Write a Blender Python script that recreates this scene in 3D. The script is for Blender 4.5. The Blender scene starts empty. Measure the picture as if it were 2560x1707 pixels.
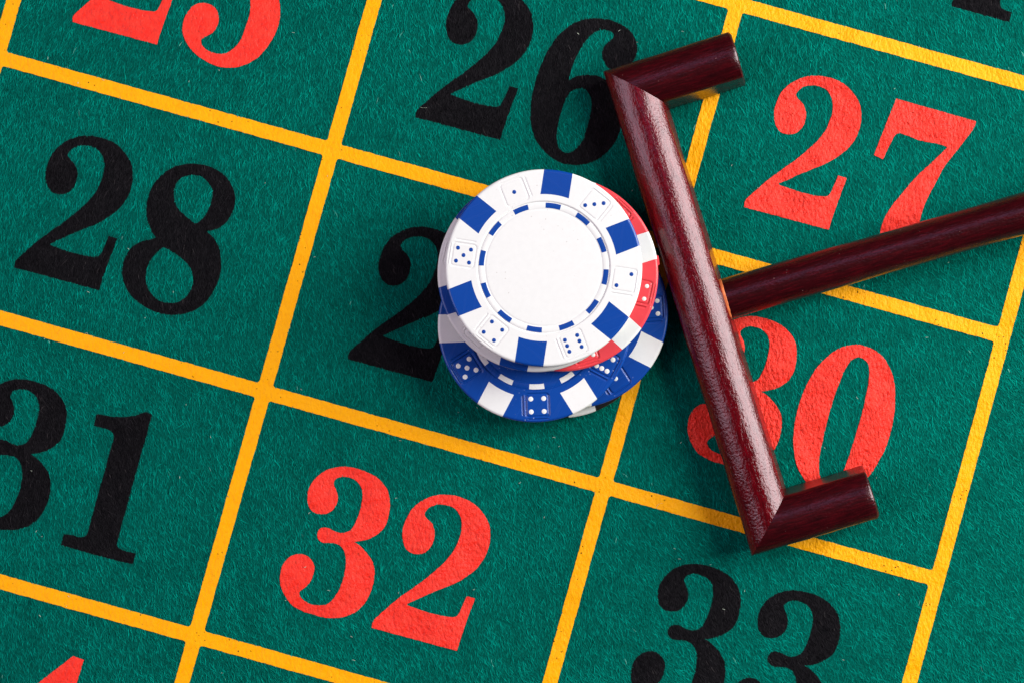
import bpy, math, random
import numpy as np
from mathutils import Vector, Matrix

# ------------------------------------------------------------------ camera, world, lights, exposure
S = 0.001                                   # everything below is measured in millimetres
scn = bpy.context.scene
COL = scn.collection
cam_d = bpy.data.cameras.new("camera")
cam_d.sensor_width = 36.0
cam_d.lens = 36.0 * 5700.0 / 2560.0
cam_d.clip_start = 0.02
cam_d.clip_end = 20.0
cam = bpy.data.objects.new("camera", cam_d)
COL.objects.link(cam)
cam.location = (0, 0, 0.470)
cam.rotation_euler = (math.radians(1.95), 0, 0)
scn.camera = cam

world = bpy.data.worlds.new("World")
scn.world = world
world.use_nodes = True
bg = world.node_tree.nodes["Background"]
bg.inputs[0].default_value = (0.80, 0.74, 0.86, 1)
bg.inputs[1].default_value = 0.045

def area(name, loc, target, sx, sy, power, color):
    d = bpy.data.lights.new(name, 'AREA')
    d.shape = 'RECTANGLE'; d.size = sx * S; d.size_y = sy * S
    d.energy = power; d.color = color
    o = bpy.data.objects.new(name, d); COL.objects.link(o)
    p = Vector(loc) * S
    o.location = p
    o.rotation_euler = (Vector(target) * S - p).to_track_quat('-Z', 'Y').to_euler()
    return o
area("softbox_key", (525, 185, 320), (30, 12, 0), 370, 630, 10.6, (0.98, 0.99, 0.955))
area("softbox_fill", (-640, 40, 600), (0, 10, 0), 540, 700, 4.8, (0.95, 0.82, 0.97))
area("softbox_top", (40, 200, 520), (40, 20, 0), 300, 140, 0.15, (0.88, 0.52, 1.0))

scn.render.engine = 'CYCLES'
scn.view_settings.view_transform = 'Standard'
scn.view_settings.look = 'None'
scn.view_settings.exposure = -0.14
scn.view_settings.gamma = 1.0

rng = np.random.default_rng(7)
random.seed(7)

# ------------------------------------------------------------------ printed figures: outlines in layout millimetres (x, y, corner)
GLYPH = {
 '2': [
  [(34.47,-92.47,1),(52.59,-92.32,1),(52.62,-90.38,0),(52.88,-85.98,0),(53.12,-83.18,0),(53.32,-81.01,1),(51.48,-80.98,1),(51.33,-82.09,0),(50.92,-84.71,0),(50.49,-85.62,0),(49.55,-85.95,0),(47.92,-86.22,0),(44.74,-86.31,0),(40.37,-86.05,1),(40.15,-85.84,1),(42.1,-84.2,0),(43.95,-82.66,0),(46.2,-80.9,0),(48.28,-79.34,0),(50.06,-77.54,0),(51.74,-75.37,0),(52.6,-73.53,0),(53.13,-71.33,0),(53.14,-69.05,0),(52.59,-66.92,0),(51.8,-65.31,0),(50.37,-63.89,0),(48.41,-62.6,0),(46.16,-61.91,0),(43.4,-61.87,0),(41.01,-62.31,0),(38.99,-63.28,0),(36.98,-65.1,0),(35.73,-67.16,0),(35.23,-69.47,0),(35.23,-71.75,0),(35.95,-73.83,0),(37.18,-75.2,0),(38.53,-75.55,0),(40.04,-75.2,0),(41.16,-74.32,0),(41.84,-72.65,0),(41.77,-70.62,0),(41.27,-69.39,0),(40.44,-68.48,0),(39.36,-67.86,0),(38.75,-67.35,0),(38.65,-66.81,0),(39.19,-65.63,0),(40.51,-64.64,0),(41.99,-64.21,0),(43.83,-64.22,0),(45.32,-65.06,0),(46.31,-66.39,0),(46.84,-68.29,0),(46.8,-70.36,0),(46.44,-72.74,0),(45.48,-75.06,0),(44.08,-77.39,0),(42.12,-80.21,0),(40.08,-82.71,0),(37.88,-85.49,0),(36.11,-88.14,0),(34.68,-90.36,0),(34.28,-91.38,0)],
 ],
 '3': [
  [(26.21,-76.49,1),(27.86,-75.77,0),(29.51,-74.66,0),(30.99,-72.95,0),(31.58,-71.15,0),(31.58,-69.2,0),(31.22,-66.9,0),(30.23,-64.78,0),(29.02,-63.6,0),(27.44,-62.62,0),(25.31,-62.02,0),(22.87,-61.87,0),(20.73,-62.03,0),(18.72,-62.65,0),(16.68,-63.92,0),(15.22,-65.7,0),(14.5,-67.42,0),(14.29,-69.0,0),(14.6,-70.65,0),(15.24,-72.0,0),(16.47,-72.86,0),(17.9,-72.89,0),(19.28,-72.4,0),(20.27,-71.25,0),(20.68,-69.62,0),(20.44,-68.38,0),(19.8,-67.25,0),(19.17,-66.56,0),(18.87,-65.88,0),(19.17,-65.03,0),(20.28,-64.29,0),(21.74,-64.06,0),(23.1,-64.26,0),(24.43,-65.09,0),(25.23,-66.39,0),(25.54,-68.05,0),(25.63,-69.76,0),(25.49,-71.98,0),(24.99,-74.07,0),(24.16,-75.0,0),(23.19,-75.44,0),(21.89,-75.48,0),(20.51,-75.21,0),(19.24,-75.35,0),(18.57,-76.07,0),(18.51,-77.18,0),(19.01,-78.02,0),(20.08,-78.33,0),(21.32,-78.09,0),(22.77,-77.84,0),(23.96,-78.16,0),(24.82,-78.9,0),(25.57,-80.43,0),(25.98,-82.27,0),(26.09,-84.19,0),(25.9,-86.63,0),(25.3,-88.75,0),(24.3,-90.22,0),(22.35,-91.05,0),(20.4,-91.09,0),(18.94,-90.52,0),(18.3,-89.83,0),(18.24,-89.2,0),(19.12,-88.08,0),(19.79,-86.6,0),(19.94,-84.82,0),(19.7,-83.58,0),(18.86,-82.51,0),(17.56,-81.79,0),(16.06,-81.88,0),(14.73,-82.57,0),(13.78,-83.82,0),(13.34,-85.35,0),(13.5,-87.48,0),(14.27,-89.43,0),(15.59,-91.02,0),(17.26,-92.29,0),(18.92,-92.8,0),(20.74,-93.06,0),(22.25,-93.03,0),(23.16,-93.14,0),(25.06,-92.94,0),(27.48,-92.26,0),(29.36,-91.2,0),(30.72,-89.85,0),(31.74,-88.04,0),(32.24,-85.95,0),(32.33,-83.54,0),(31.91,-81.27,0),(31.1,-79.54,0),(29.89,-78.36,0),(28.54,-77.43,0),(27.28,-76.8,0)],
 ],
 '8': [
  [(-30.16,-27.31,1),(-31.35,-26.21,0),(-32.7,-24.39,0),(-33.58,-22.22,0),(-33.95,-20.13,0),(-33.77,-17.67,0),(-33.07,-15.5,0),(-31.71,-13.36,0),(-29.96,-11.78,0),(-27.64,-10.69,0),(-25.15,-10.17,0),(-22.5,-10.25,0),(-20.09,-11.01,0),(-18.31,-12.27,0),(-16.92,-14.08,0),(-16.34,-15.89,0),(-16.34,-18.09,0),(-16.89,-20.0,0),(-17.94,-21.71,0),(-19.22,-22.62,0),(-20.37,-23.2,1),(-18.82,-24.04,0),(-17.34,-25.38,0),(-16.32,-27.07,0),(-15.52,-29.48,0),(-15.3,-31.83,0),(-15.62,-34.54,0),(-16.47,-36.97,0),(-17.84,-39.1,0),(-19.81,-40.63,0),(-21.95,-41.56,0),(-24.45,-42.03,0),(-27.11,-41.9,0),(-29.72,-41.2,0),(-32.03,-39.99,0),(-33.73,-38.27,0),(-34.83,-36.17,0),(-35.2,-33.86,0),(-34.91,-31.81,0),(-33.99,-30.02,0),(-32.62,-28.69,0),(-31.08,-27.93,0)],
  [(-23.05,-22.26,0),(-24.26,-21.83,0),(-26.03,-21.0,0),(-27.6,-20.12,0),(-28.67,-18.66,0),(-29.13,-17.04,0),(-29.08,-15.27,0),(-28.28,-13.84,0),(-26.79,-12.91,0),(-24.93,-12.53,0),(-23.23,-13.09,0),(-21.78,-14.33,0),(-21.28,-15.73,0),(-21.17,-17.67,0),(-21.5,-19.96,0),(-22.35,-21.62,0)],
  [(-27.78,-28.73,0),(-26.83,-29.01,0),(-24.94,-29.47,0),(-22.92,-30.44,0),(-21.24,-31.73,0),(-20.26,-33.64,0),(-20.2,-35.38,0),(-20.76,-37.29,0),(-22.08,-38.79,0),(-23.63,-39.51,0),(-25.57,-39.61,0),(-27.51,-38.95,0),(-28.99,-37.61,0),(-29.87,-35.88,0),(-30.08,-33.75,0),(-29.79,-31.7,0),(-28.97,-29.94,0),(-28.35,-29.06,0)],
 ],
 '1': [
  [(-32.03,-65.47,1),(-31.09,-65.31,0),(-28.54,-65.04,0),(-26.3,-64.46,0),(-24.16,-63.56,0),(-23.07,-62.76,0),(-22.32,-62.33,0),(-20.97,-62.46,1),(-20.88,-66.62,0),(-20.87,-72.06,0),(-20.85,-77.5,0),(-20.8,-82.27,0),(-20.78,-87.7,0),(-20.54,-90.24,0),(-19.91,-90.76,0),(-18.58,-90.83,0),(-16.39,-90.87,1),(-16.31,-93.08,1),(-21.37,-93.3,0),(-26.59,-93.34,0),(-31.63,-93.29,1),(-31.74,-90.97,1),(-30.4,-90.71,0),(-28.66,-90.7,0),(-27.63,-90.48,0),(-27.09,-89.68,0),(-27.1,-87.72,0),(-27.18,-82.09,0),(-27.15,-76.86,0),(-27.27,-71.45,0),(-27.18,-69.46,0),(-27.59,-68.38,0),(-28.37,-67.94,0),(-29.92,-67.87,0),(-31.88,-67.89,1)],
 ],
 '6': [
  [(43.35,27.01,1),(44.38,28.06,0),(45.9,28.88,0),(47.94,29.45,0),(49.48,29.44,0),(51.38,28.91,0),(53.25,27.67,0),(54.58,26.05,0),(55.55,24.12,0),(56.19,21.66,0),(56.28,19.49,0),(55.84,16.73,0),(54.58,14.18,0),(52.91,12.28,0),(50.67,10.89,0),(48.23,10.21,0),(45.59,10.25,0),(42.93,11.15,0),(40.48,12.89,0),(38.94,14.88,0),(37.79,17.42,0),(36.99,20.72,0),(36.75,23.96,0),(36.85,27.51,0),(37.46,31.65,0),(38.64,35.29,0),(40.34,37.85,0),(42.45,39.76,0),(44.98,40.91,0),(47.49,41.39,0),(49.93,41.29,0),(52.3,40.63,0),(54.29,38.98,0),(55.31,37.06,0),(55.31,35.29,0),(54.69,33.58,0),(53.49,32.36,0),(51.7,31.69,0),(50.48,31.74,0),(49.49,32.57,0),(48.58,33.86,0),(48.43,35.58,0),(49.14,36.99,0),(49.83,38.07,0),(49.6,38.89,0),(48.52,39.25,0),(47.06,38.95,0),(45.78,38.04,0),(44.57,36.05,0),(43.77,33.4,0),(43.38,30.87,0),(43.23,28.63,0)],
  [(45.83,26.0,0),(47.12,26.07,0),(48.35,25.2,0),(49.15,23.66,0),(49.53,21.35,0),(49.59,18.73,0),(49.37,15.58,0),(48.57,13.71,0),(47.36,12.56,0),(45.84,12.51,0),(44.71,13.41,0),(43.93,15.61,0),(43.62,18.16,0),(43.55,20.78,0),(43.79,23.05,0),(44.38,24.87,0)],
 ],
 '7': [
  [(109.6,41.54,1),(126.71,41.42,1),(126.83,40.57,0),(126.25,38.65,0),(124.94,35.43,0),(123.87,32.93,0),(122.85,30.23,0),(122.06,26.71,0),(121.35,23.66,0),(121.0,20.93,0),(120.97,17.85,0),(121.17,15.49,0),(121.93,13.51,0),(121.1,11.75,0),(118.57,10.6,0),(115.97,10.54,0),(114.36,11.62,0),(113.69,14.07,0),(113.78,16.95,0),(114.69,20.05,0),(115.91,22.8,0),(117.12,25.56,0),(118.75,28.43,0),(120.43,31.09,0),(121.61,33.18,0),(122.53,34.64,1),(120.73,34.8,0),(116.88,34.5,0),(113.77,34.69,0),(112.42,34.8,0),(111.46,34.31,0),(111.04,32.66,0),(110.28,28.6,1),(108.26,29.03,1),(108.63,32.65,0)],
 ],
 '0': [
  [(114.48,-9.91,0),(116.57,-9.55,0),(118.82,-9.8,0),(121.03,-10.71,0),(122.9,-12.38,0),(124.34,-14.49,0),(125.38,-17.25,0),(126.21,-20.95,0),(126.6,-24.77,0),(126.47,-28.29,0),(125.82,-31.52,0),(124.77,-34.86,0),(122.66,-38.28,0),(120.1,-40.08,0),(116.81,-40.78,0),(113.9,-40.5,0),(111.79,-39.13,0),(109.96,-37.24,0),(108.64,-34.78,0),(107.71,-32.2,0),(107.19,-29.51,0),(106.91,-26.1,0),(107.04,-22.58,0),(107.53,-19.6,0),(108.43,-16.51,0),(109.88,-13.82,0),(111.84,-11.41,0)],
  [(116.36,-12.01,0),(117.52,-12.24,0),(118.5,-13.05,0),(119.2,-14.82,0),(119.62,-17.55,0),(119.79,-20.56,0),(119.86,-24.03,0),(119.83,-27.52,0),(119.66,-31.28,0),(119.38,-35.06,0),(118.78,-37.62,0),(117.23,-39.14,0),(115.85,-38.87,0),(114.59,-37.04,0),(113.82,-34.21,0),(113.6,-31.44,0),(113.44,-28.43,0),(113.36,-24.96,0),(113.49,-21.44,0),(113.72,-18.32,0),(114.16,-15.14,0),(114.76,-13.33,0),(115.59,-12.38,0)],
 ],
 '5': [
  [(-34.34,22.15,0),(-33.3,22.38,0),(-31.94,22.21,0),(-30.86,21.52,0),(-30.07,20.19,0),(-29.85,18.71,0),(-30.11,17.31,0),(-30.9,16.21,0),(-31.77,15.42,0),(-32.24,14.74,0),(-32.11,14.11,0),(-31.55,13.49,0),(-30.65,13.03,0),(-29.49,12.8,0),(-28.09,12.91,0),(-26.89,13.3,0),(-26.07,13.92,0),(-25.18,15.05,0),(-24.51,16.56,0),(-24.23,18.29,0),(-24.16,19.96,0),(-24.04,21.87,0),(-24.22,23.7,0),(-24.74,25.54,0),(-25.38,27.02,0),(-26.34,28.08,0),(-27.9,28.53,0),(-29.66,28.15,0),(-31.35,27.13,0),(-32.16,26.13,1),(-32.75,36.35,1),(-27.46,36.72,0),(-20.1,39.87,1),(-20.02,35.69,1),(-26.51,33.34,0),(-29.2,33.14,0),(-29.64,30.81,1),(-27.72,31.78,0),(-25.05,32.08,0),(-22.58,31.11,0),(-20.39,29.18,0),(-19.14,27.1,0),(-18.51,25.84,0),(-17.97,24.11,0),(-17.74,22.52,0),(-17.76,20.64,0),(-18.18,18.65,0),(-18.96,16.34,0),(-20.02,14.28,0),(-21.71,12.48,0),(-23.55,11.2,0),(-25.57,10.58,0),(-27.47,10.33,0),(-29.41,10.56,0),(-31.79,11.22,0),(-33.98,12.38,0),(-35.47,13.73,0),(-36.5,15.43,0),(-36.89,17.19,0),(-36.77,19.1,0),(-35.88,21.01,0),(-35.11,21.77,0)],
 ],
 '4': [
  [(0.0,0.0,1),(12.4,0.0,1),(12.4,2.07,1),(10.33,2.31,0),(9.5,3.72,0),(9.67,7.02,1),(13.64,7.02,1),(13.64,11.16,1),(9.92,11.16,1),(10.33,31.57,1),(8.02,31.74,1),(-6.61,12.4,0),(-7.85,9.92,0),(-7.6,7.02,1),(3.72,7.02,1),(3.55,3.72,0),(2.48,2.31,0),(0.0,2.07,1)],
  [(-2.48,11.16,1),(3.97,20.25,1),(3.8,11.16,1)],
 ],
}
PLACED = [
  ('2', (0.0,0.0), 'red', 32),
  ('3', (0.0,0.0), 'red', 32),
  ('2', (-91.05,51.44), 'black', 28),
  ('8', (0.0,0.0), 'black', 28),
  ('2', (-19.65,103.61), 'black', 26),
  ('6', (0.0,0.0), 'black', 26),
  ('2', (50.77,103.85), 'red', 27),
  ('7', (0.0,0.0), 'red', 27),
  ('2', (-93.48,103.62), 'red', 25),
  ('5', (0.0,0.0), 'red', 25),
  ('2', (-19.6,51.75), 'black', 29),
  ('3', (-69.07,-0.52), 'black', 31),
  ('1', (0.0,0.0), 'black', 31),
  ('3', (74.77,0.13), 'black', 33),
  ('3', (95.94,0.37), 'black', 33),
  ('3', (72.48,52.23), 'red', 30),
  ('0', (0.0,0.0), 'red', 30),
  ('4', (115.59,63.18), 'black', 24),
  ('4', (-31.02,-146.19), 'red', 34),
]
LAYOUT_ORIGIN = (-37.225, 55.583)

# ------------------------------------------------------------------ helpers
def link(name, me, mats=(), parent=None, loc=None):
    o = bpy.data.objects.new(name, me)
    COL.objects.link(o)
    for m in mats:
        if me is not None: me.materials.append(m)
    if parent is not None: o.parent = parent
    if loc is not None: o.location = loc
    return o

def tag(o, label=None, category=None, group=None, kind=None):
    if label: o["label"] = label
    if category: o["category"] = category
    if group: o["group"] = group
    if kind: o["kind"] = kind
    return o

def mesh(name, verts, faces, smooth=True):
    me = bpy.data.meshes.new(name)
    me.from_pydata([tuple(v) for v in np.asarray(verts, float) * S], [], [tuple(int(i) for i in f) for f in faces])
    me.update()
    if smooth: me.polygons.foreach_set('use_smooth', [True] * len(me.polygons))
    return me

def quad_mesh(name, verts, quads, smooth=True):
    verts = np.asarray(verts, np.float32) * S
    quads = np.asarray(quads, np.int32)
    me = bpy.data.meshes.new(name)
    me.vertices.add(len(verts)); me.vertices.foreach_set('co', verts.ravel())
    me.loops.add(quads.size); me.loops.foreach_set('vertex_index', quads.ravel())
    me.polygons.add(len(quads)); me.polygons.foreach_set('loop_start', np.arange(0, quads.size, 4, dtype=np.int32))
    me.update(calc_edges=True)
    me.polygons.foreach_set('use_smooth', np.full(len(quads), smooth))
    return me

class NT:
    """tiny node-tree writer"""
    def __init__(s, name):
        s.m = bpy.data.materials.new(name); s.m.use_nodes = True
        s.t = s.m.node_tree; s.n = s.t.nodes; s.l = s.t.links
        s.b = s.n["Principled BSDF"]
        s.co = s.n.new('ShaderNodeTexCoord').outputs['Object']
    def node(s, t, **k):
        n = s.n.new(t)
        for a, v in k.items():
            if a.startswith('i_'):
                n.inputs[int(a[2:]) if a[2:].isdigit() else a[2:]].default_value = v
            else: setattr(n, a, v)
        return n
    def mapping(s, scale=(1, 1, 1), rot=(0, 0, 0), src=None):
        n = s.node('ShaderNodeMapping'); n.inputs['Scale'].default_value = scale; n.inputs['Rotation'].default_value = rot
        s.l.new(src or s.co, n.inputs[0]); return n.outputs[0]
    def noise(s, scale, detail=3, rough=0.55, src=None, dist=0.0):
        n = s.node('ShaderNodeTexNoise'); n.inputs['Scale'].default_value = scale
        n.inputs['Detail'].default_value = detail; n.inputs['Roughness'].default_value = rough
        n.inputs['Distortion'].default_value = dist
        s.l.new(src or s.co, n.inputs[0]); return n.outputs['Fac']
    def voro(s, scale, src=None, rnd=1.0):
        n = s.node('ShaderNodeTexVoronoi'); n.inputs['Scale'].default_value = scale
        n.inputs['Randomness'].default_value = rnd
        s.l.new(src or s.co, n.inputs[0]); return n.outputs['Distance']
    def ramp(s, fac, stops, interp='LINEAR'):
        n = s.node('ShaderNodeValToRGB'); cr = n.color_ramp; cr.interpolation = interp
        while len(cr.elements) < len(stops): cr.elements.new(0.5)
        for e, (p, c) in zip(cr.elements, stops):
            e.position = p; e.color = (c, c, c, 1) if isinstance(c, (int, float)) else (*c, 1)
        s.l.new(fac, n.inputs[0]); return n.outputs[0]
    def mix(s, fac, a, b, mode='MIX'):
        n = s.node('ShaderNodeMix', data_type='RGBA', blend_type=mode)
        for i, v in ((0, fac), (6, a), (7, b)):
            if hasattr(v, 'links'): s.l.new(v, n.inputs[i])
            elif i == 0: n.inputs[0].default_value = v
            else: n.inputs[i].default_value = (*v, 1)
        return n.outputs[2]
    def math(s, op, a, b=0.0):
        n = s.node('ShaderNodeMath', operation=op)
        for i, v in ((0, a), (1, b)):
            if hasattr(v, 'links'): s.l.new(v, n.inputs[i])
            else: n.inputs[i].default_value = v
        return n.outputs[0]
    def bump(s, h, dist, strength=1.0, nrm=None):
        n = s.node('ShaderNodeBump'); n.inputs['Distance'].default_value = dist; n.inputs['Strength'].default_value = strength
        s.l.new(h, n.inputs['Height'])
        if nrm: s.l.new(nrm, n.inputs['Normal'])
        return n.outputs[0]
    def out(s, color=None, rough=None, normal=None, **k):
        for key, v in (('Base Color', color), ('Roughness', rough), ('Normal', normal)):
            if v is None: continue
            if hasattr(v, 'links'): s.l.new(v, s.b.inputs[key])
            else: s.b.inputs[key].default_value = (*v, 1) if isinstance(v, tuple) else v
        for key, v in k.items(): s.b.inputs[key.replace('_', ' ')].default_value = v
        return s.m

# ------------------------------------------------------------------ materials
def felt_base():
    t = NT("felt_base")
    m = t.mapping(scale=(1.0, 0.28, 1.0), rot=(0, 0, math.radians(-20)))
    f = t.noise(5200, 4, 0.65, m); g = t.noise(420, 3)
    c = t.ramp(f, [(0.30, (0.0, 0.030, 0.022)), (0.52, (0.0, 0.085, 0.062)), (0.72, (0.0, 0.21, 0.155))])
    c = t.mix(t.ramp(g, [(0.35, 0.0), (0.7, 0.35)]), c, (0.0, 0.11, 0.088))
    return t.out(c, 0.95, t.bump(f, 0.0002, 0.9), Specular_IOR_Level=0.04)

def felt_fiber():
    t = NT("felt_fiber")
    a = t.node('ShaderNodeAttribute', attribute_name='tone', attribute_type='GEOMETRY')
    d = t.node('ShaderNodeAttribute', attribute_name='dyed', attribute_type='GEOMETRY')
    green = t.ramp(a.outputs['Fac'], [(0.0, (0.0, 0.050, 0.040)), (0.45, (0.0, 0.170, 0.128)), (0.8, (0.0, 0.315, 0.238)), (0.97, (0.0, 0.37, 0.28)), (1.0, (0.18, 0.52, 0.42))])
    black = t.ramp(a.outputs['Fac'], [(0.0, (0.003, 0.003, 0.004)), (0.5, (0.0080, 0.0075, 0.0090)), (0.9, (0.022, 0.020, 0.023)), (1.0, (0.07, 0.06, 0.06))])
    c = t.mix(d.outputs['Fac'], green, black)
    return t.out(c, 0.85, Specular_IOR_Level=0.02)

def black_dye():
    t = NT("black_dye")
    f = t.noise(5200, 3, 0.6, t.mapping(scale=(1, 0.3, 1), rot=(0, 0, math.radians(-20))))
    c = t.ramp(f, [(0.35, (0.0025, 0.0025, 0.003)), (0.7, (0.013, 0.012, 0.014))])
    return t.out(c, 0.9, t.bump(f, 0.00012, 0.8), Specular_IOR_Level=0.04)

def ink(name, base, light, deep, pins, spec=0.2, relief=0.0004):
    t = NT(name)
    fine = t.noise(1500, 4, 0.6, t.mapping(scale=(1.0, 0.62, 1.0), rot=(0, 0, math.radians(-25))))
    mid = t.noise(520, 3, 0.55)
    big = t.noise(75, 2, 0.5)
    c = t.mix(t.ramp(mid, [(0.35, 0.0), (0.72, 0.55)]), base, light)
    c = t.mix(t.ramp(fine, [(0.30, 0.40), (0.48, 0.0)]), c, deep)
    # pinholes where a few fibres poke through the ink, in loose clusters
    v = t.voro(820)
    pin = t.ramp(v, [(0.0, 1.0), (0.09, 1.0), (0.15, 0.0)])
    clus = t.ramp(t.noise(95, 2), [(0.50, 0.0), (0.60, pins)])
    hole = t.math('MULTIPLY', pin, clus)
    c = t.mix(hole, c, (0.035, 0.030, 0.008))
    # fine wrinkles of the printed film
    wr = t.ramp(t.voro(260, t.mapping(scale=(1, 1.6, 1), rot=(0, 0, 0.4))), [(0.0, 0.0), (1.0, 1.0)])
    h = t.math('ADD', t.math('MULTIPLY', fine, 1.0), t.math('MULTIPLY', big, 4.0))
    h = t.math('ADD', h, t.math('MULTIPLY', wr, 0.35))
    h = t.math('SUBTRACT', h, t.math('MULTIPLY', hole, 1.0))
    # the film is more creased towards the right-hand side of the cloth
    sx = t.node('ShaderNodeSeparateXYZ'); t.l.new(t.co, sx.inputs[0])
    amp = t.node('ShaderNodeMapRange'); t.l.new(sx.outputs[0], amp.inputs[0])
    for i_, v_ in ((1, -0.06), (2, 0.06), (3, 0.55), (4, 1.5)): amp.inputs[i_].default_value = v_
    h = t.math('MULTIPLY', h, amp.outputs[0])
    return t.out(c, t.ramp(mid, [(0.3, 0.34), (0.7, 0.50)]), t.bump(h, relief, 1.0), Specular_IOR_Level=spec)

def plastic(name, base, speck, speck_amt, rough=0.33, grain=0.25, spec=0.25):
    t = NT(name)
    f = t.noise(900, 3, 0.6)
    c = t.mix(t.ramp(f, [(0.35, 0.0), (0.75, 0.16)]), base, tuple(min(1, x * 0.78) for x in base))
    v = t.voro(760)
    sp = t.math('MULTIPLY', t.ramp(v, [(0.0, 1.0), (0.06, 1.0), (0.12, 0.0)]), t.ramp(t.noise(150, 3), [(0.50, 0.0), (0.62, speck_amt)]))
    c = t.mix(sp, c, speck)
    # hairline scuffs
    sc = t.noise(900, 2, 0.5, t.mapping(scale=(1.0, 0.06, 1.0), rot=(0, 0, 0.7)))
    r = t.math('ADD', t.ramp(sc, [(0.55, rough), (0.72, rough + 0.07)]), 0.0)
    return t.out(c, r, t.bump(t.noise(2600, 2), 0.00002, grain), Specular_IOR_Level=spec)

def lacquer(name, along, deep, mid, bright, bump_d, rough, coat=0.5):
    """dark red varnish over fine grain; 'along' squeezes the noise so the grain runs down the piece"""
    t = NT(name)
    g = t.noise(2600, 4, 0.6, t.mapping(scale=along))
    soft = t.noise(90, 2, 0.5, t.mapping(scale=along))
    c = t.ramp(g, [(0.30, deep), (0.50, mid), (0.70, bright)])
    c = t.mix(t.ramp(soft, [(0.35, 0.35), (0.65, 0.0)]), c, deep)
    # dust specks lying in the varnish
    v = t.voro(900)
    sp = t.math('MULTIPLY', t.ramp(v, [(0.0, 1.0), (0.05, 1.0), (0.09, 0.0)]), t.ramp(t.noise(300, 3), [(0.56, 0.0), (0.64, 0.7)]))
    c = t.mix(sp, c, (0.42, 0.24, 0.22))
    peel = t.noise(2000, 2, 0.5)
    pores = t.ramp(t.noise(2300, 3, 0.65, t.mapping(scale=along)), [(0.34, 0.0), (0.50, 1.0)])
    h = t.math('ADD', t.math('MULTIPLY', peel, 1.0), t.math('MULTIPLY', pores, 0.22))
    h = t.math('ADD', h, t.math('MULTIPLY', t.noise(420, 2), 0.7))
    n = t.bump(h, bump_d, 1.0)
    t.l.new(n, t.b.inputs['Coat Normal'])
    return t.out(c, t.ramp(soft, [(0.3, rough), (0.7, rough + 0.05)]), n,
                 Specular_IOR_Level=0.42, Specular_Tint=(1.0, 0.80, 0.88, 1), Coat_Weight=coat, Coat_Roughness=0.14)

M = dict(
    felt=felt_base(), fiber=felt_fiber(), black=black_dye(),
    red=ink("red_ink", (0.85, 0.021, 0.009), (0.87, 0.052, 0.028), (0.52, 0.010, 0.010), 0.3, 0.24, 0.00050),
    yellow=ink("yellow_ink", (0.93, 0.380, 0.0), (0.94, 0.42, 0.004), (0.84, 0.27, 0.0), 0.9, 0.12, 0.00026),
    white=plastic("white_plastic", (0.730, 0.732, 0.712), (0.38, 0.34, 0.30), 0.5, 0.38),
    blue=plastic("blue_plastic", (0.0025, 0.050, 0.285), (0.45, 0.52, 0.75), 0.6, 0.27, 0.25, 0.36),
    rose=plastic("red_plastic", (0.72, 0.055, 0.068), (0.90, 0.55, 0.55), 0.35, 0.30, 0.25, 0.36),
    char=plastic("black_plastic", (0.012, 0.011, 0.012), (0.3, 0.3, 0.3), 0.3, 0.35),
    wood=lacquer("mahogany_bar", (0.16, 1.0, 1.0), (0.038, 0.0004, 0.0014), (0.095, 0.0005, 0.0030), (0.165, 0.0008, 0.0052), 0.000075, 0.17, 0.22),
    rod=lacquer("mahogany_rod_shaded", (1.0, 0.12, 1.0), (0.014, 0.0004, 0.0010), (0.030, 0.0005, 0.0018), (0.060, 0.0008, 0.0030), 0.00006, 0.24, 0.25),  # the bar's varnish made darker: the arms' weaker light is put into the colour
    bare=NT("bare_wood").out((0.70, 0.17, 0.05), 0.55),
    lint=NT("lint").out((0.55, 0.62, 0.50), 0.6),
)

# ------------------------------------------------------------------ layout frame: x along the long lines, y up the figures
TH = math.radians(-15.55)
UX = np.array([math.cos(TH), math.sin(TH)]); VX = np.array([-math.sin(TH), math.cos(TH)])
def lay(p):
    p = np.atleast_2d(np.asarray(p, float))
    return np.array(LAYOUT_ORIGIN) + p[:, :1] * UX + p[:, 1:2] * VX

def smooth_outline(pts):
    """Catmull-Rom through the points, straight at the marked corners."""
    n = len(pts); out = []
    for i in range(n):
        p0, p1, p2, p3 = (pts[(i + k) % n] for k in (-1, 0, 1, 2))
        a, b = np.array(p1[:2]), np.array(p2[:2])
        ta = (b - np.array(p0[:2])) / 2 if not p1[2] else (b - a)
        tb = (np.array(p3[:2]) - a) / 2 if not p2[2] else (b - a)
        L = np.linalg.norm(b - a)
        if p1[2]: ta = (b - a)
        la, lb = np.linalg.norm(ta), np.linalg.norm(tb)
        ta = ta / max(la, 1e-6) * min(la, L); tb = tb / max(lb, 1e-6) * min(lb, L)
        for t in np.linspace(0, 1, max(2, int(L / 0.35)) , endpoint=False):
            h = (2*t**3-3*t**2+1)*a + (t**3-2*t**2+t)*ta + (-2*t**3+3*t**2)*b + (t**3-t**2)*tb
            out.append(h)
    return np.array(out)

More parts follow.
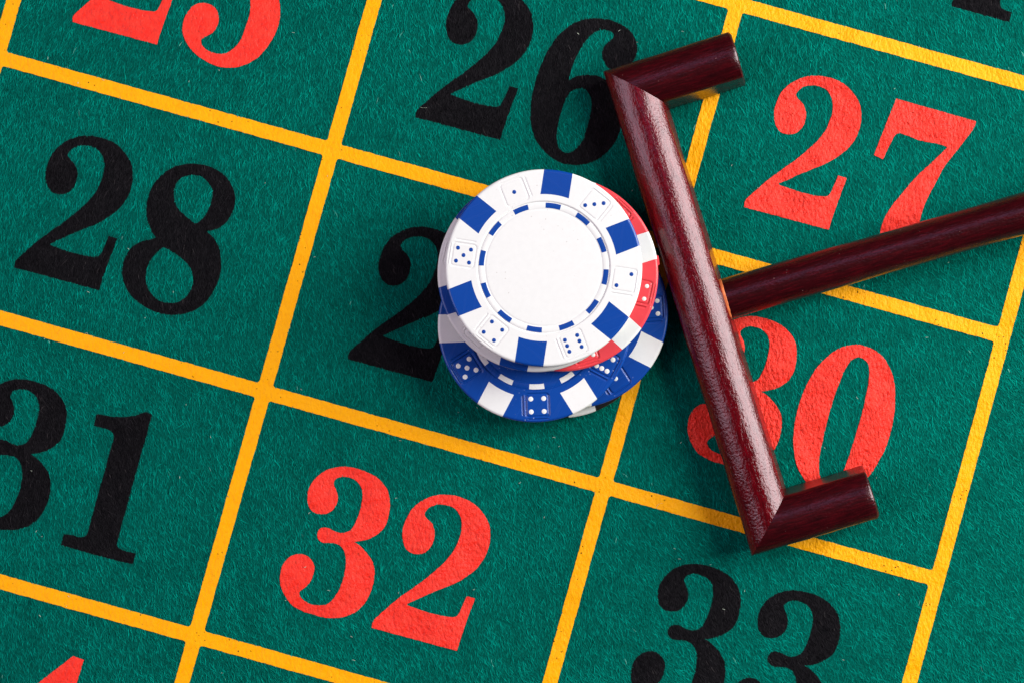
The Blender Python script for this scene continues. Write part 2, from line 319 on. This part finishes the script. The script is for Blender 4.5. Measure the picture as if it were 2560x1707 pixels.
def ragged(poly, step, amp, r):
    """resample a closed outline and make it uneven like ink soaking into felt"""
    P = np.vstack([poly, poly[:1]]); d = np.r_[0, np.cumsum(np.linalg.norm(np.diff(P, axis=0), axis=1))]
    n = max(8, int(d[-1] / step)); s = np.linspace(0, d[-1], n, endpoint=False)
    Q = np.c_[np.interp(s, d, P[:, 0]), np.interp(s, d, P[:, 1])]
    T = np.roll(Q, -1, 0) - np.roll(Q, 1, 0); T /= np.maximum(np.linalg.norm(T, axis=1), 1e-9)[:, None]
    N = np.c_[-T[:, 1], T[:, 0]]
    j = r.normal(0, 1, n); j = (j + 0.6 * np.roll(j, 1) + 0.6 * np.roll(j, -1)) / 1.3
    k = r.normal(0, 1, n // 6 + 2); k = np.interp(np.arange(n), np.linspace(0, n, len(k)), k)
    return Q + N * ((j * 0.6 + k * 0.7) * amp)[:, None]

def extruded(name, contours, z0, thick, bevel):
    """fill outlines (outer first, then holes) into a thin raised film"""
    cu = bpy.data.curves.new(name, 'CURVE'); cu.dimensions = '2D'; cu.fill_mode = 'BOTH'
    cu.extrude = thick / 2; cu.bevel_depth = bevel; cu.bevel_resolution = 1; cu.offset = -bevel
    for c in contours:
        sp = cu.splines.new('POLY'); sp.points.add(len(c) - 1); sp.use_cyclic_u = True
        sp.points.foreach_set('co', np.c_[c, np.zeros(len(c)), np.ones(len(c))].astype(np.float32).ravel())
    o = bpy.data.objects.new(name, cu); COL.objects.link(o)
    dg = bpy.context.evaluated_depsgraph_get()
    me = bpy.data.meshes.new_from_object(o.evaluated_get(dg))
    bpy.data.objects.remove(o); bpy.data.curves.remove(cu)
    me.transform(Matrix.Diagonal((S, S, S, 1)) @ Matrix.Translation((0, 0, z0 + thick / 2)))
    me.materials.clear(); me.name = name
    return me

# ------------------------------------------------------------------ the felt and its print
felt = link("table_felt", mesh("table_felt", [(-330, -240, 0), (330, -240, 0), (330, 280, 0), (-330, 280, 0)], [(0, 1, 2, 3)], False), [M['felt']])
tag(felt, "green felt gaming cloth printed with a yellow grid and red and black figures", kind="structure")

def turned(cs, centre):
    return [[(2 * centre[0] - x, 2 * centre[1] - y, c) for x, y, c in k] for k in cs]
six = np.array([p[:2] for p in GLYPH['6'][0]]); six_c = (six.min(0) + six.max(0)) / 2
GLYPH['9'] = turned(GLYPH['6'], six_c)
PLACED += [('9', (0.0, -51.8), 'black', 29), ('2', (50.77, 155.65), 'black', 24), ('3', (-71.9, -52.3), 'red', 34)]

INKED = []      # outlines of raised ink, DYED: outlines of black dye (used to colour the fibres)
DYED = []
ON_NUMBER = {}
r_edge = np.random.default_rng(11)
for dig, off, colour, number in PLACED:
    cs = []
    for c in GLYPH[dig]:
        P = smooth_outline(c) + np.array(off)
        cs.append(lay(ragged(P, 0.17, 0.030 if colour == 'red' else 0.035, r_edge)))
    (INKED if colour == 'red' else DYED).append(cs)
    if number not in ON_NUMBER:
        n = bpy.data.objects.new("printed_number", None); COL.objects.link(n); n.parent = felt
        n.empty_display_size = 0.01
        tag(n, "%s figure %d printed on the felt" % (colour, number))
        ON_NUMBER[number] = n
    me = extruded("digit", cs, 0.0, 0.10, 0.03) if colour == 'red' else extruded("digit", cs, 0.0, 0.02, 0.0)
    d = link("digit", me, [M[colour]], ON_NUMBER[number])
    tag(d, "%s %s of the number %d" % (colour, dig, number))

COLS = [-144.2, -72.0, 0.0, 72.72, 143.8]
ROWS = [103.5, 51.70, 0.0, -51.80, -103.85, -155.6]
HALF = 1.50
def rounded_cell(x0, x1, y0, y1, r):
    out = []
    for cx, cy, a0 in ((x1 - r, y1 - r, 0), (x0 + r, y1 - r, 90), (x0 + r, y0 + r, 180), (x1 - r, y0 + r, 270)):
        for k in range(6):
            a = math.radians(a0 + 18 * k); out.append((cx + r * math.cos(a), cy + r * math.sin(a)))
    return np.array(out)
top, bot, lft, rgt = ROWS[0] + 30, ROWS[-1] - 1.5, COLS[0] - 1.5, COLS[-1] + HALF
outline = np.array([(lft, bot), (rgt, bot), (rgt, ROWS[1] - HALF), (rgt + 60, ROWS[1] - HALF), (rgt + 60, ROWS[1] + HALF), (rgt, ROWS[1] + HALF), (rgt, top), (lft, top)])
contours = [outline]
for i in range(4):
    for j in range(6):
        y1 = (ROWS[j - 1] - HALF) if j else top - 1.5
        y0 = ROWS[j] + HALF
        contours.append(rounded_cell(COLS[i] + HALF, COLS[i + 1] - HALF, y0, y1, 0.55))
contours = [lay(ragged(c, 0.2, 0.034, r_edge)) for c in contours]
INKED.append(contours)
grid = link("printed_grid", extruded("printed_grid", contours, 0.0, 0.10, 0.03), [M['yellow']], felt)
tag(grid, "bright yellow printed grid of lines dividing the felt into boxes")

# ------------------------------------------------------------------ felt pile
def inside(groups, P):
    res = np.zeros(len(P), bool)
    for cs in groups:
        lo = np.min([c.min(0) for c in cs[:1]], 0); hi = np.max([c.max(0) for c in cs[:1]], 0)
        idx = np.nonzero((P[:, 0] > lo[0]) & (P[:, 0] < hi[0]) & (P[:, 1] > lo[1]) & (P[:, 1] < hi[1]))[0]
        if not len(idx): continue
        x, y = P[idx, 0], P[idx, 1]; par = np.zeros(len(idx), bool)
        for c in cs:
            blo, bhi = c.min(0), c.max(0)
            sub = np.nonzero((y > blo[1]) & (y < bhi[1]) & (x > blo[0] - 1) & (x < bhi[0] + 1))[0]
            order = sub[np.argsort(y[sub])]; ys = y[order]
            c2 = np.roll(c, -1, 0)
            for (ax, ay), (bx, by) in zip(c, c2):
                if ay == by: continue
                l, h = (ay, by) if ay < by else (by, ay)
                a, b = np.searchsorted(ys, l, 'left'), np.searchsorted(ys, h, 'left')
                if a >= b: continue
                k = order[a:b]
                xi = ax + (y[k] - ay) * (bx - ax) / (by - ay)
                par[k] ^= x[k] < xi
        res[idx] |= par
    return res

def value_noise(P, cell, seed):
    r = np.random.default_rng(seed); G = r.random((256, 256))
    q = P / cell + 1000.0; i = np.floor(q).astype(int); f = q - i; f = f * f * (3 - 2 * f)
    g = lambda a, b: G[a % 256, b % 256]
    x, y = i[:, 0], i[:, 1]
    return ((g(x, y) * (1 - f[:, 0]) + g(x + 1, y) * f[:, 0]) * (1 - f[:, 1]) + (g(x, y + 1) * (1 - f[:, 0]) + g(x + 1, y + 1) * f[:, 0]) * f[:, 1])

NF = 310000
P = np.c_[rng.uniform(-118, 118, NF), rng.uniform(-66, 99, NF)]
edge_ = np.minimum(118 - np.abs(P[:, 0]), np.minimum(P[:, 1] + 66, 99 - P[:, 1]))
P += rng.normal(0, 7, (NF, 2)) * (edge_ < 7)[:, None]
ang = 1.62 + 0.55 * value_noise(P, 38, 1) + 0.35 * (value_noise(P, 9, 2) - 0.5) + 0.0030 * (P[:, 0] - P[:, 1] * 0.9) + rng.normal(0, 0.36, NF)
length = rng.gamma(5.0, 0.23, NF).clip(0.4, 3.0)
width = rng.uniform(0.040, 0.095, NF)
curl = rng.normal(0, 0.55, NF)
lift = rng.uniform(0.03, 0.20, NF)
roll = rng.normal(0, 0.45, NF)
clump = 0.55 * value_noise(P, 1.1, 3) + 0.45 * value_noise(P, 4.5, 4)
tone = np.clip(0.50 + 0.16 * rng.normal(0, 1, NF) + 0.40 * (clump - 0.5) + 0.9 * (lift - 0.11), 0.0, 0.95)
hot = rng.random(NF) < 0.0004
tone[hot] = 1.0
SEG = 3
sec = np.linspace(-0.5, 0.5, SEG + 1)
def fibre_verts(length):
    V = np.zeros((NF, SEG + 1, 2, 3), np.float32)
    for k, s in enumerate(sec):
        a = ang + curl * s
        px = P[:, 0] + np.cos(ang + curl * s * 0.5) * length * s; py = P[:, 1] + np.sin(ang + curl * s * 0.5) * length * s
        w = width * (0.35 if k in (0, SEG) else 1.0) * 0.5
        nx, ny = -np.sin(a), np.cos(a)
        z = lift * (1 - (2 * s) ** 2 * 0.9) + 0.012
        dz = np.sin(roll) * w; wc = w * np.cos(roll)
        V[:, k, 0] = np.c_[px - nx * wc, py - ny * wc, z - dz]; V[:, k, 1] = np.c_[px + nx * wc, py + ny * wc, z + dz]
    V[..., 2] = np.maximum(V[..., 2], 0.004)
    return V
def centres(V):
    m = V.mean(2); m = (m[:, 1:] + m[:, :-1]) / 2
    return m.reshape(-1, 3)[:, :2].astype(float)
V = fibre_verts(length)
dy = inside(DYED, centres(V)).reshape(NF, SEG)
mixed = dy.any(1) & ~dy.all(1)              # fibres across the edge of a dyed figure are cropped short so the edge stays crisp
length = np.where(mixed, np.minimum(length * 0.3, 0.36), length)
V = fibre_verts(length)
base = (np.arange(NF) * (SEG + 1) * 2)[:, None]
Q = np.stack([np.stack([base[:, 0] + 2 * k, base[:, 0] + 2 * k + 1, base[:, 0] + 2 * k + 3, base[:, 0] + 2 * k + 2], 1) for k in range(SEG)], 1)   # NF,SEG,4
FC = centres(V)
in_ink = inside(INKED, FC); in_dye = inside(DYED, FC)
mid_dye = in_dye.reshape(NF, SEG)[:, SEG // 2]; in_dye = np.where(np.repeat(mixed, SEG), np.repeat(mid_dye, SEG), in_dye)
ftone = np.repeat(tone, SEG)
keep = ~in_ink
Qf = Q.reshape(-1, 4)[keep]
me = quad_mesh("felt_pile", V.reshape(-1, 3), Qf)
at = me.attributes.new('tone', 'FLOAT', 'FACE'); at.data.foreach_set('value', ftone[keep].astype(np.float32))
at = me.attributes.new('dyed', 'FLOAT', 'FACE'); at.data.foreach_set('value', in_dye[keep].astype(np.float32))
pile = link("felt_pile", me, [M['fiber']], felt)
tag(pile, "short matted fibres of the felt", kind="stuff")

# ------------------------------------------------------------------ poker chips
R, H = 19.5, 3.3
R_SPOT = 0.745 * R
def die_relief(u, v):
    """depth of the die figure pressed into the rim (u outward, v clockwise)"""
    def box(u, v, h, r):
        qx, qy = np.abs(u) - h + r, np.abs(v) - h + r
        return np.hypot(np.maximum(qx, 0), np.maximum(qy, 0)) + np.minimum(np.maximum(qx, qy), 0) - r
    def bar(u, v, ax, ay, bx, by):
        px, py = u - ax, v - ay; dx, dy = bx - ax, by - ay
        t = np.clip((px * dx + py * dy) / (dx * dx + dy * dy), 0, 1)
        return np.hypot(px - dx * t, py - dy * t)
    g = lambda d, w: np.exp(-(d / w) ** 4)
    z = -0.12 * g(box(u, v, 2.28, 0.55), 0.17)
    z -= 0.12 * g(bar(u, v, 2.86, -1.95, 2.86, 1.95), 0.15)
    z -= 0.12 * g(bar(u, v, -1.9, 2.95, 1.9, 2.95), 0.15)
    z += 0.05 * g(bar(u, v, 2.58, -2.0, 2.58, 2.0), 0.10) + 0.05 * g(bar(u, v, -2.0, 2.63, 2.0, 2.63), 0.10)
    return z

def half_angle(r): return np.arcsin(np.minimum(0.146 * R / r, 0.9))
RIN = 0.672 * R
rows_rim = np.r_[np.linspace(RIN, R_SPOT, 15), np.linspace(R_SPOT, R - 0.55, 44)[1:]]
I_SPOT = 14
bev = [(R - 0.55 + 0.55 * math.sin(a), H - 0.42 * (1 - math.cos(a))) for a in np.radians([15, 30, 50, 70, 90])]
side = [(R, 2.2), (R, 1.1), (R - 0.0, 0.42)] + [(R - 0.4 * (1 - math.cos(a)), 0.42 * (1 - math.sin(a))) for a in np.radians([30, 60, 90])]
rr = np.r_[rows_rim, [b[0] for b in bev], [b[0] for b in side]]
zz = np.r_[np.full(len(rows_rim), H), [b[1] for b in bev], [b[1] for b in side]]
zz[:2] = [H - 0.16, H - 0.02]
def sector_angles(r, skip_die=False):
    h = half_angle(r)
    e = math.radians(30) - h                      # edge of the spot seen from the die axis
    die = np.linspace(-math.radians(15), math.radians(15), 77)
    gap1 = np.linspace(math.radians(15), e, 5)[1:]
    spot = np.linspace(e, math.radians(30) + h, 9)[1:]
    gap2 = np.linspace(math.radians(30) + h, math.radians(45), 5)[1:-1]
    return np.r_[die, gap1, spot, gap2]
NC = len(sector_angles(R))
c_s0, c_s1 = 77 + 4 - 1, 77 + 4 - 1 + 8
bv, bq, sv, sq = [], [], [], []
full = np.zeros((len(rr), 6 * NC, 3))
for i, (r, z) in enumerate(zip(rr, zz)):
    a = sector_angles(min(r, R)); u = r * np.cos(a) - 0.823 * R; v = -r * np.sin(a)     # clockwise positive
    zr = z + (die_relief(u, v) if i < len(rows_rim) else 0.0)
    for s in range(6):
        A = a + math.radians(60 * s)
        full[i, s * NC:(s + 1) * NC] = np.c_[r * np.cos(A), r * np.sin(A), np.broadcast_to(zr, A.shape)]
ncol = 6 * NC
idx = lambda i, j: i * ncol + (j % ncol)
spot_faces = []
for i in range(len(rr) - 1):
    for j in range(ncol):
        f = (idx(i, j), idx(i + 1, j), idx(i + 1, j + 1), idx(i, j + 1))
        if i >= I_SPOT and c_s0 <= (j % NC) < c_s1:
            if j < NC: spot_faces.append(f)
        else: bq.append(f)
bv = full.reshape(-1, 3).tolist()
# inner ring with its dashes, lip, flat centre, underside
N2 = 360
prof = [(RIN, H - 0.16), (RIN - 0.06, H - 0.24), (RIN - 0.16, H - 0.26), (RIN - 0.24, H - 0.17), (0.640 * R, H - 0.15), (0.612 * R, H - 0.16), (0.606 * R, H - 0.19), (0.598 * R, H - 0.25), (0.592 * R, H - 0.26), (0.584 * R, H - 0.20), (0.580 * R, H - 0.191), (0.574 * R, H - 0.19), (0.45 * R, H - 0.19), (0.2 * R, H - 0.19), (0.0, H - 0.19)]
b0 = len(bv)
for r, z in prof:
    for j in range(N2):
        a = 2 * math.pi * j / N2; bv.append((r * math.cos(a), r * math.sin(a), z))
dash_faces = []
K0, K1 = 3, 6
for i in range(len(prof) - 1):
    for j in range(N2):
        jn = (j + 1) % N2
        f = (b0 + i * N2 + j, b0 + i * N2 + jn, b0 + (i + 1) * N2 + jn, b0 + (i + 1) * N2 + j)
        if K0 <= i < K1 and ((j + 7) % 30) < 14:
            if j < 7 or j >= N2 - 7: dash_faces.append(f)
        else: bq.append(f)
under = [(R - 0.4, 0.0), (0.3 * R, 0.0), (0.0, 0.0)]
b1 = len(bv)
for r, z in under:
    for j in range(N2):
        a = 2 * math.pi * j / N2; bv.append((r * math.cos(a), r * math.sin(a), z))
for i in range(2):
    for j in range(N2):
        jn = (j + 1) % N2
        bq.append((b1 + i * N2 + j, b1 + (i + 1) * N2 + j, b1 + (i + 1) * N2 + jn, b1 + i * N2 + jn))
# orientation: make tops face up
def oriented(vs, fs, up=True):
    vs = np.asarray(vs); f = np.asarray(fs)
    n = np.cross(vs[f[:, 1]] - vs[f[:, 0]], vs[f[:, 2]] - vs[f[:, 0]])
    c = vs[f].mean(1); out = np.c_[c[:, 0], c[:, 1], (c[:, 2] - H / 2) * 60]
    flip = (n * out).sum(1) < 0
    f[flip] = f[flip][:, ::-1]; return f
def compact(vs, fs):
    f = np.asarray(fs); used, inv = np.unique(f.ravel(), return_inverse=True)
    return np.asarray(vs)[used], inv.reshape(f.shape)
deep_ = np.array(bv); r_ = np.hypot(deep_[:, 0], deep_[:, 1])
m_ = np.zeros(len(bv), bool); m_[:len(rows_rim) * ncol] = True; m_ &= r_ > RIN + 0.15
soft_ = deep_.copy(); soft_[m_, 2] = H + (soft_[m_, 2] - H) * 0.68
v_, f_ = compact(soft_, bq); body_me = quad_mesh("chip_body", v_, oriented(v_, f_))
deep_[m_, 2] = H + (deep_[m_, 2] - H) * 1.75
v_, f_ = compact(deep_, bq); deep_me = quad_mesh("chip_body_deep", v_, oriented(v_, f_))
v_, f_ = compact(bv, spot_faces); spot_me = quad_mesh("edge_spot", v_, oriented(v_, f_))
v_, f_ = compact(bv, dash_faces); dash_me = quad_mesh("ring_dash", v_, oriented(v_, f_))
pv = [(0, 0, 0.035)] + [(math.cos(a) * .8, math.sin(a) * .8, 0.030) for a in np.linspace(0, 2 * math.pi, 20, endpoint=False)] + [(math.cos(a), math.sin(a), -0.01) for a in np.linspace(0, 2 * math.pi, 20, endpoint=False)]
pf = [(0, 1 + k, 1 + (k + 1) % 20) for k in range(20)] + [(1 + k, 21 + k, 21 + (k + 1) % 20, 1 + (k + 1) % 20) for k in range(20)]
pip_me = mesh("pip", pv, pf)
for m_ in (body_me, deep_me, spot_me, dash_me, pip_me): m_.materials.append(M['white'])

PIPS = {1: [(0, 0)], 2: [(1.3, -1.3), (-1.3, 1.3)], 3: [(1.3, 1.3), (0, 0), (-1.3, -1.3)], 4: [(a, b) for a in (-1.3, 1.3) for b in (-1.3, 1.3)],
        5: [(a, b) for a in (-1.3, 1.3) for b in (-1.3, 1.3)] + [(0, 0)], 6: [(a, b) for a in (-1.2, 0, 1.2) for b in (-1.3, 1.3)]}
DICE = [1, 3, 2, 6, 4, 5]          # clockwise
def slot(o, mat):
    o.material_slots[0].link = 'OBJECT'; o.material_slots[0].material = mat
def chip(x, y, z, turn, main, accent, label, pip_r=0.40):
    root = bpy.data.objects.new("poker_chip", None); COL.objects.link(root); root.empty_display_size = 0.01
    root.location = (x * S, y * S, z * S); root.rotation_euler = (0, 0, math.radians(111.3 + turn))
    tag(root, label, "poker chip", "poker chips stacked on the felt")
    slot(link("body", body_me if main is M["white"] else deep_me, (), root), main)
    for k in range(6):
        o = link("edge_spot", spot_me, (), root); o.rotation_euler = (0, 0, math.radians(60 * k)); slot(o, accent)
        a = math.radians(-60 * k)
        for u, v in PIPS[DICE[k]]:
            q = link("pip", pip_me, (), root); slot(q, accent)
            r_, t_ = 0.823 * R + u, -v
            q.location = ((r_ * math.cos(a) - t_ * math.sin(a)) * S, (r_ * math.sin(a) + t_ * math.cos(a)) * S, H * S)
            q.scale = (pip_r * 1.13, pip_r * 1.13, 1)
    for k in range(12):
        o = link("ring_dash", dash_me, (), root); o.rotation_euler = (0, 0, math.radians(30 * k)); slot(o, accent)
    return root
Z0 = 0.16
STACK = [
    (9.83, 19.78, 22.5, M['char'], M['white'], "black and white poker chip at the bottom of the stack", 0.44),
    (12.29, 21.74, -168.2, M['blue'], M['white'], "lower blue and white poker chip poking out to the right beside the rake", 0.44),
    (4.52, 18.92, 40.9, M['blue'], M['white'], "upper blue and white poker chip under the red chip, four pips at its near edge", 0.46),
    (9.86, 29.12, 116.0, M['rose'], M['white'], "red and white poker chip showing at the right of the white chips", 0.40),
    (4.65, 28.94, -64.6, M['white'], M['blue'], "white and blue poker chip directly under the topmost chip", 0.38),
    (6.27, 29.90, 0.0, M['white'], M['blue'], "topmost white poker chip with a blank white centre", 0.38),
]
for n, (x, y, t, a, b, lab, pr) in enumerate(STACK):
    c_ = chip(x, y, Z0 + 3.302 * n, t, a, b, lab, pr)
    if n == 3: red_chip = c_
# moulding burr on the rim of the red chip
bx = [(dx, dy, dz) for dx in (-0.2, 0.42) for dy in (-1.05, 1.05) for dz in (0.9, 2.2)]
bx = [(19.5 + x, y * (0.85 if x > 0 else 1), z) for x, y, z in bx]
nub = link("moulding_burr", mesh("moulding_burr", bx, [(0, 1, 3, 2), (4, 6, 7, 5), (0, 4, 5, 1), (2, 3, 7, 6), (1, 5, 7, 3), (0, 2, 6, 4)], False), [M['rose']], red_chip)
nub.rotation_euler = (0, 0, math.radians(8.0 - 111.3 - 116.0))

# ------------------------------------------------------------------ croupier's rake
rake = bpy.data.objects.new("croupier_rake", None); COL.objects.link(rake); rake.empty_display_size = 0.01
tag(rake, "dark red lacquered wooden croupier rake pushed against the chip stack", "rake")
RL, RW, ARM, TILT = 102.7, 9.8, 26.6, math.radians(5.0)
th = math.radians(-73.1)
e1 = Vector((math.cos(th), math.sin(th), 0)); e2 = Vector((-math.sin(th), math.cos(th), 0)); e3 = Vector((0, 0, 1))
E2 = e2 * math.cos(TILT) + e3 * math.sin(TILT); E3 = -e2 * math.sin(TILT) + e3 * math.cos(TILT)
mat = Matrix((( e1.x, E2.x, E3.x, 19.254 * S), (e1.y, E2.y, E3.y, 70.902 * S), (e1.z, E2.z, E3.z, 0.12 * S), (0, 0, 0, 1)))
rake.matrix_world = mat
# cross-section: s from the outer to the inner side, h up
prof = [(5.0, 0.0), (1.0, 0.0), (0.70, 0.25), (0.45, 2.0), (0.12, 5.5), (0.02, 7.6), (0.04, 8.05), (0.16, 8.38)]
cs_, rad = 4.9, 5.75                          # shallow dome with an edge on either side
for a in np.radians(np.linspace(-54, 54, 25)): prof.append((cs_ + rad * math.sin(a), 8.70 + rad * (math.cos(a) - math.cos(math.radians(56)))))
prof += [(9.70, 8.62), (9.79, 8.45), (9.84, 8.1), (10.08, 5.4), (10.40, 2.4), (10.68, 0.4), (10.55, 0.1), (10.2, 0.0)]
def tube_mesh(name, sections, cap0=False, cap1=False):
    n = len(sections[0]); vs = [p for s in sections for p in s]; fs = []
    for i in range(len(sections) - 1):
        for j in range(n):
            k = (j + 1) % n
            fs.append((i * n + j, i * n + k, (i + 1) * n + k, (i + 1) * n + j))
    if cap0: fs.append(tuple(range(n))[::-1])
    if cap1: fs.append(tuple((len(sections) - 1) * n + j for j in range(n)))
    import bmesh
    me = mesh(name, vs, fs); bm = bmesh.new(); bm.from_mesh(me); bmesh.ops.recalc_face_normals(bm, faces=bm.faces)
    for e in bm.edges:
        if len(e.link_faces) == 2 and e.calc_face_angle(0) > math.radians(38): e.smooth = False
    bm.to_mesh(me); bm.free(); return me
def wav(a, b, h, amp=0.05):
    return amp * (math.sin(a * 0.21 + h * 0.3) + 0.6 * math.sin(a * 0.57 + 1.3 + b * 0.4))
# bar between the two mitres
secs = []
for t in np.linspace(0, 1, 45):
    sec = []
    for s, h in prof:
        a = s + t * (RL - 2 * s); w_ = wav(a, s, h) if 0 < t < 1 else 0
        sec.append((a, s + w_ * (1 if s > 4.9 else -1), h + (w_ if h > 8.8 else 0)))
    secs.append(sec)
wood = M['wood']
link("head_bar", tube_mesh("head_bar", secs), [wood], rake)
def arm(bottom):
    secs = []
    pc = (4.9, 5.0)
    for t, shrink in [(x, 0.0) for x in np.linspace(0, 0.985, 14)] + [(0.993, 0.10), (1.0, 0.34), (1.008, 0.75)]:
        sec = []
        for s, h in prof:
            s2 = s + (pc[0] - s) * min(1, shrink / 5); h2 = h - (shrink * 0.5 if h > 8 else 0)
            b = s + t * (ARM - s); b = b + 0.9 * t * (0.5 - h / 22)      # end cut leans back slightly
            a = s2 if not bottom else RL - s2
            w_ = wav(b * 2, s, h, 0.03) if 0 < t < 0.99 else 0
            sec.append((a + w_, b, h2 + (w_ if h > 8.8 else 0)))
        secs.append(sec)
    return tube_mesh("arm", secs, cap1=True)
tag(link("arm", arm(False), [M['rod']], rake), "upper short arm of the rake head")
tag(link("arm", arm(True), [M['rod']], rake), "lower short arm of the rake head")
# handle: from world points to the rake frame
inv = mat.inverted()
A = inv @ (Vector((44.467, 24.697, 4.75)) * S) / S; B = inv @ (Vector((103.376, 41.461, 10.2)) * S) / S
d = (B - A).normalized(); A0 = A - d * 5.2
n1 = d.cross(Vector((0, 0, 1))).normalized(); n2 = n1.cross(d).normalized()
def ring(c, r, n=48, jit=0.0, seed=0):
    rg = random.Random(seed)
    return [tuple(c + (n1 * math.cos(2 * math.pi * k / n) + n2 * math.sin(2 * math.pi * k / n)) * (r + (rg.uniform(-jit, jit) if jit else 0))) for k in range(n)]
secs = []
for i, t in enumerate(np.linspace(0, 178, 60)):
    secs.append(ring(A0 + d * t, 4.18 + 0.035 * math.sin(t * 0.11) + 0.02 * math.sin(t * 0.31)))
for t, r in ((178.8, 3.95), (179.5, 3.3), (179.9, 2.2)): secs.append(ring(A0 + d * t, r))
link("handle", tube_mesh("handle", secs, cap0=True, cap1=True), [M['rod']], rake)
# bare ring of wood at the joint
tj = (10.05 - A0.y) / d.y
secs = [ring(A0 + d * (tj - 0.9), 4.22, jit=0.02, seed=1), ring(A0 + d * (tj - 0.1), 4.29, jit=0.05, seed=2), ring(A0 + d * (tj + 0.28), 4.27, jit=0.05, seed=3), ring(A0 + d * (tj + 0.42), 4.12, jit=0.02, seed=4)]
tag(link("joint_ring", tube_mesh("joint_ring", secs), [M['bare']], rake), "bare orange wood showing where the handle meets the head")

# ------------------------------------------------------------------ stray lint on the cloth
lv, lf = [], []
for k in range(80):
    x, y = rng.uniform(-105, 105), rng.uniform(-54, 86)
    a = rng.uniform(0, math.pi); L = rng.uniform(0.25, 0.6) if k > 1 else rng.uniform(1.2, 2.6); c = rng.normal(0, 1.2); w = 0.022 if L > 1 else 0.045
    n0 = len(lv); m = 5
    for i in range(m + 1):
        s = i / m - 0.5; aa = a + c * s
        px, py = x + math.cos(a + c * s / 2) * L * s, y + math.sin(a + c * s / 2) * L * s
        z = 0.25 + 0.10 * math.sin(i * 1.3)
        lv += [(px + math.sin(aa) * w, py - math.cos(aa) * w, z), (px, py, z + w * 1.4), (px - math.sin(aa) * w, py + math.cos(aa) * w, z)]
    for i in range(m):
        for j in range(3):
            q = n0 + 3 * i; lf.append((q + j, q + (j + 1) % 3, q + 3 + (j + 1) % 3, q + 3 + j))
tag(link("lint", mesh("lint", lv, lf), [M['lint']]), "pale specks and threads of lint on the felt", kind="stuff")
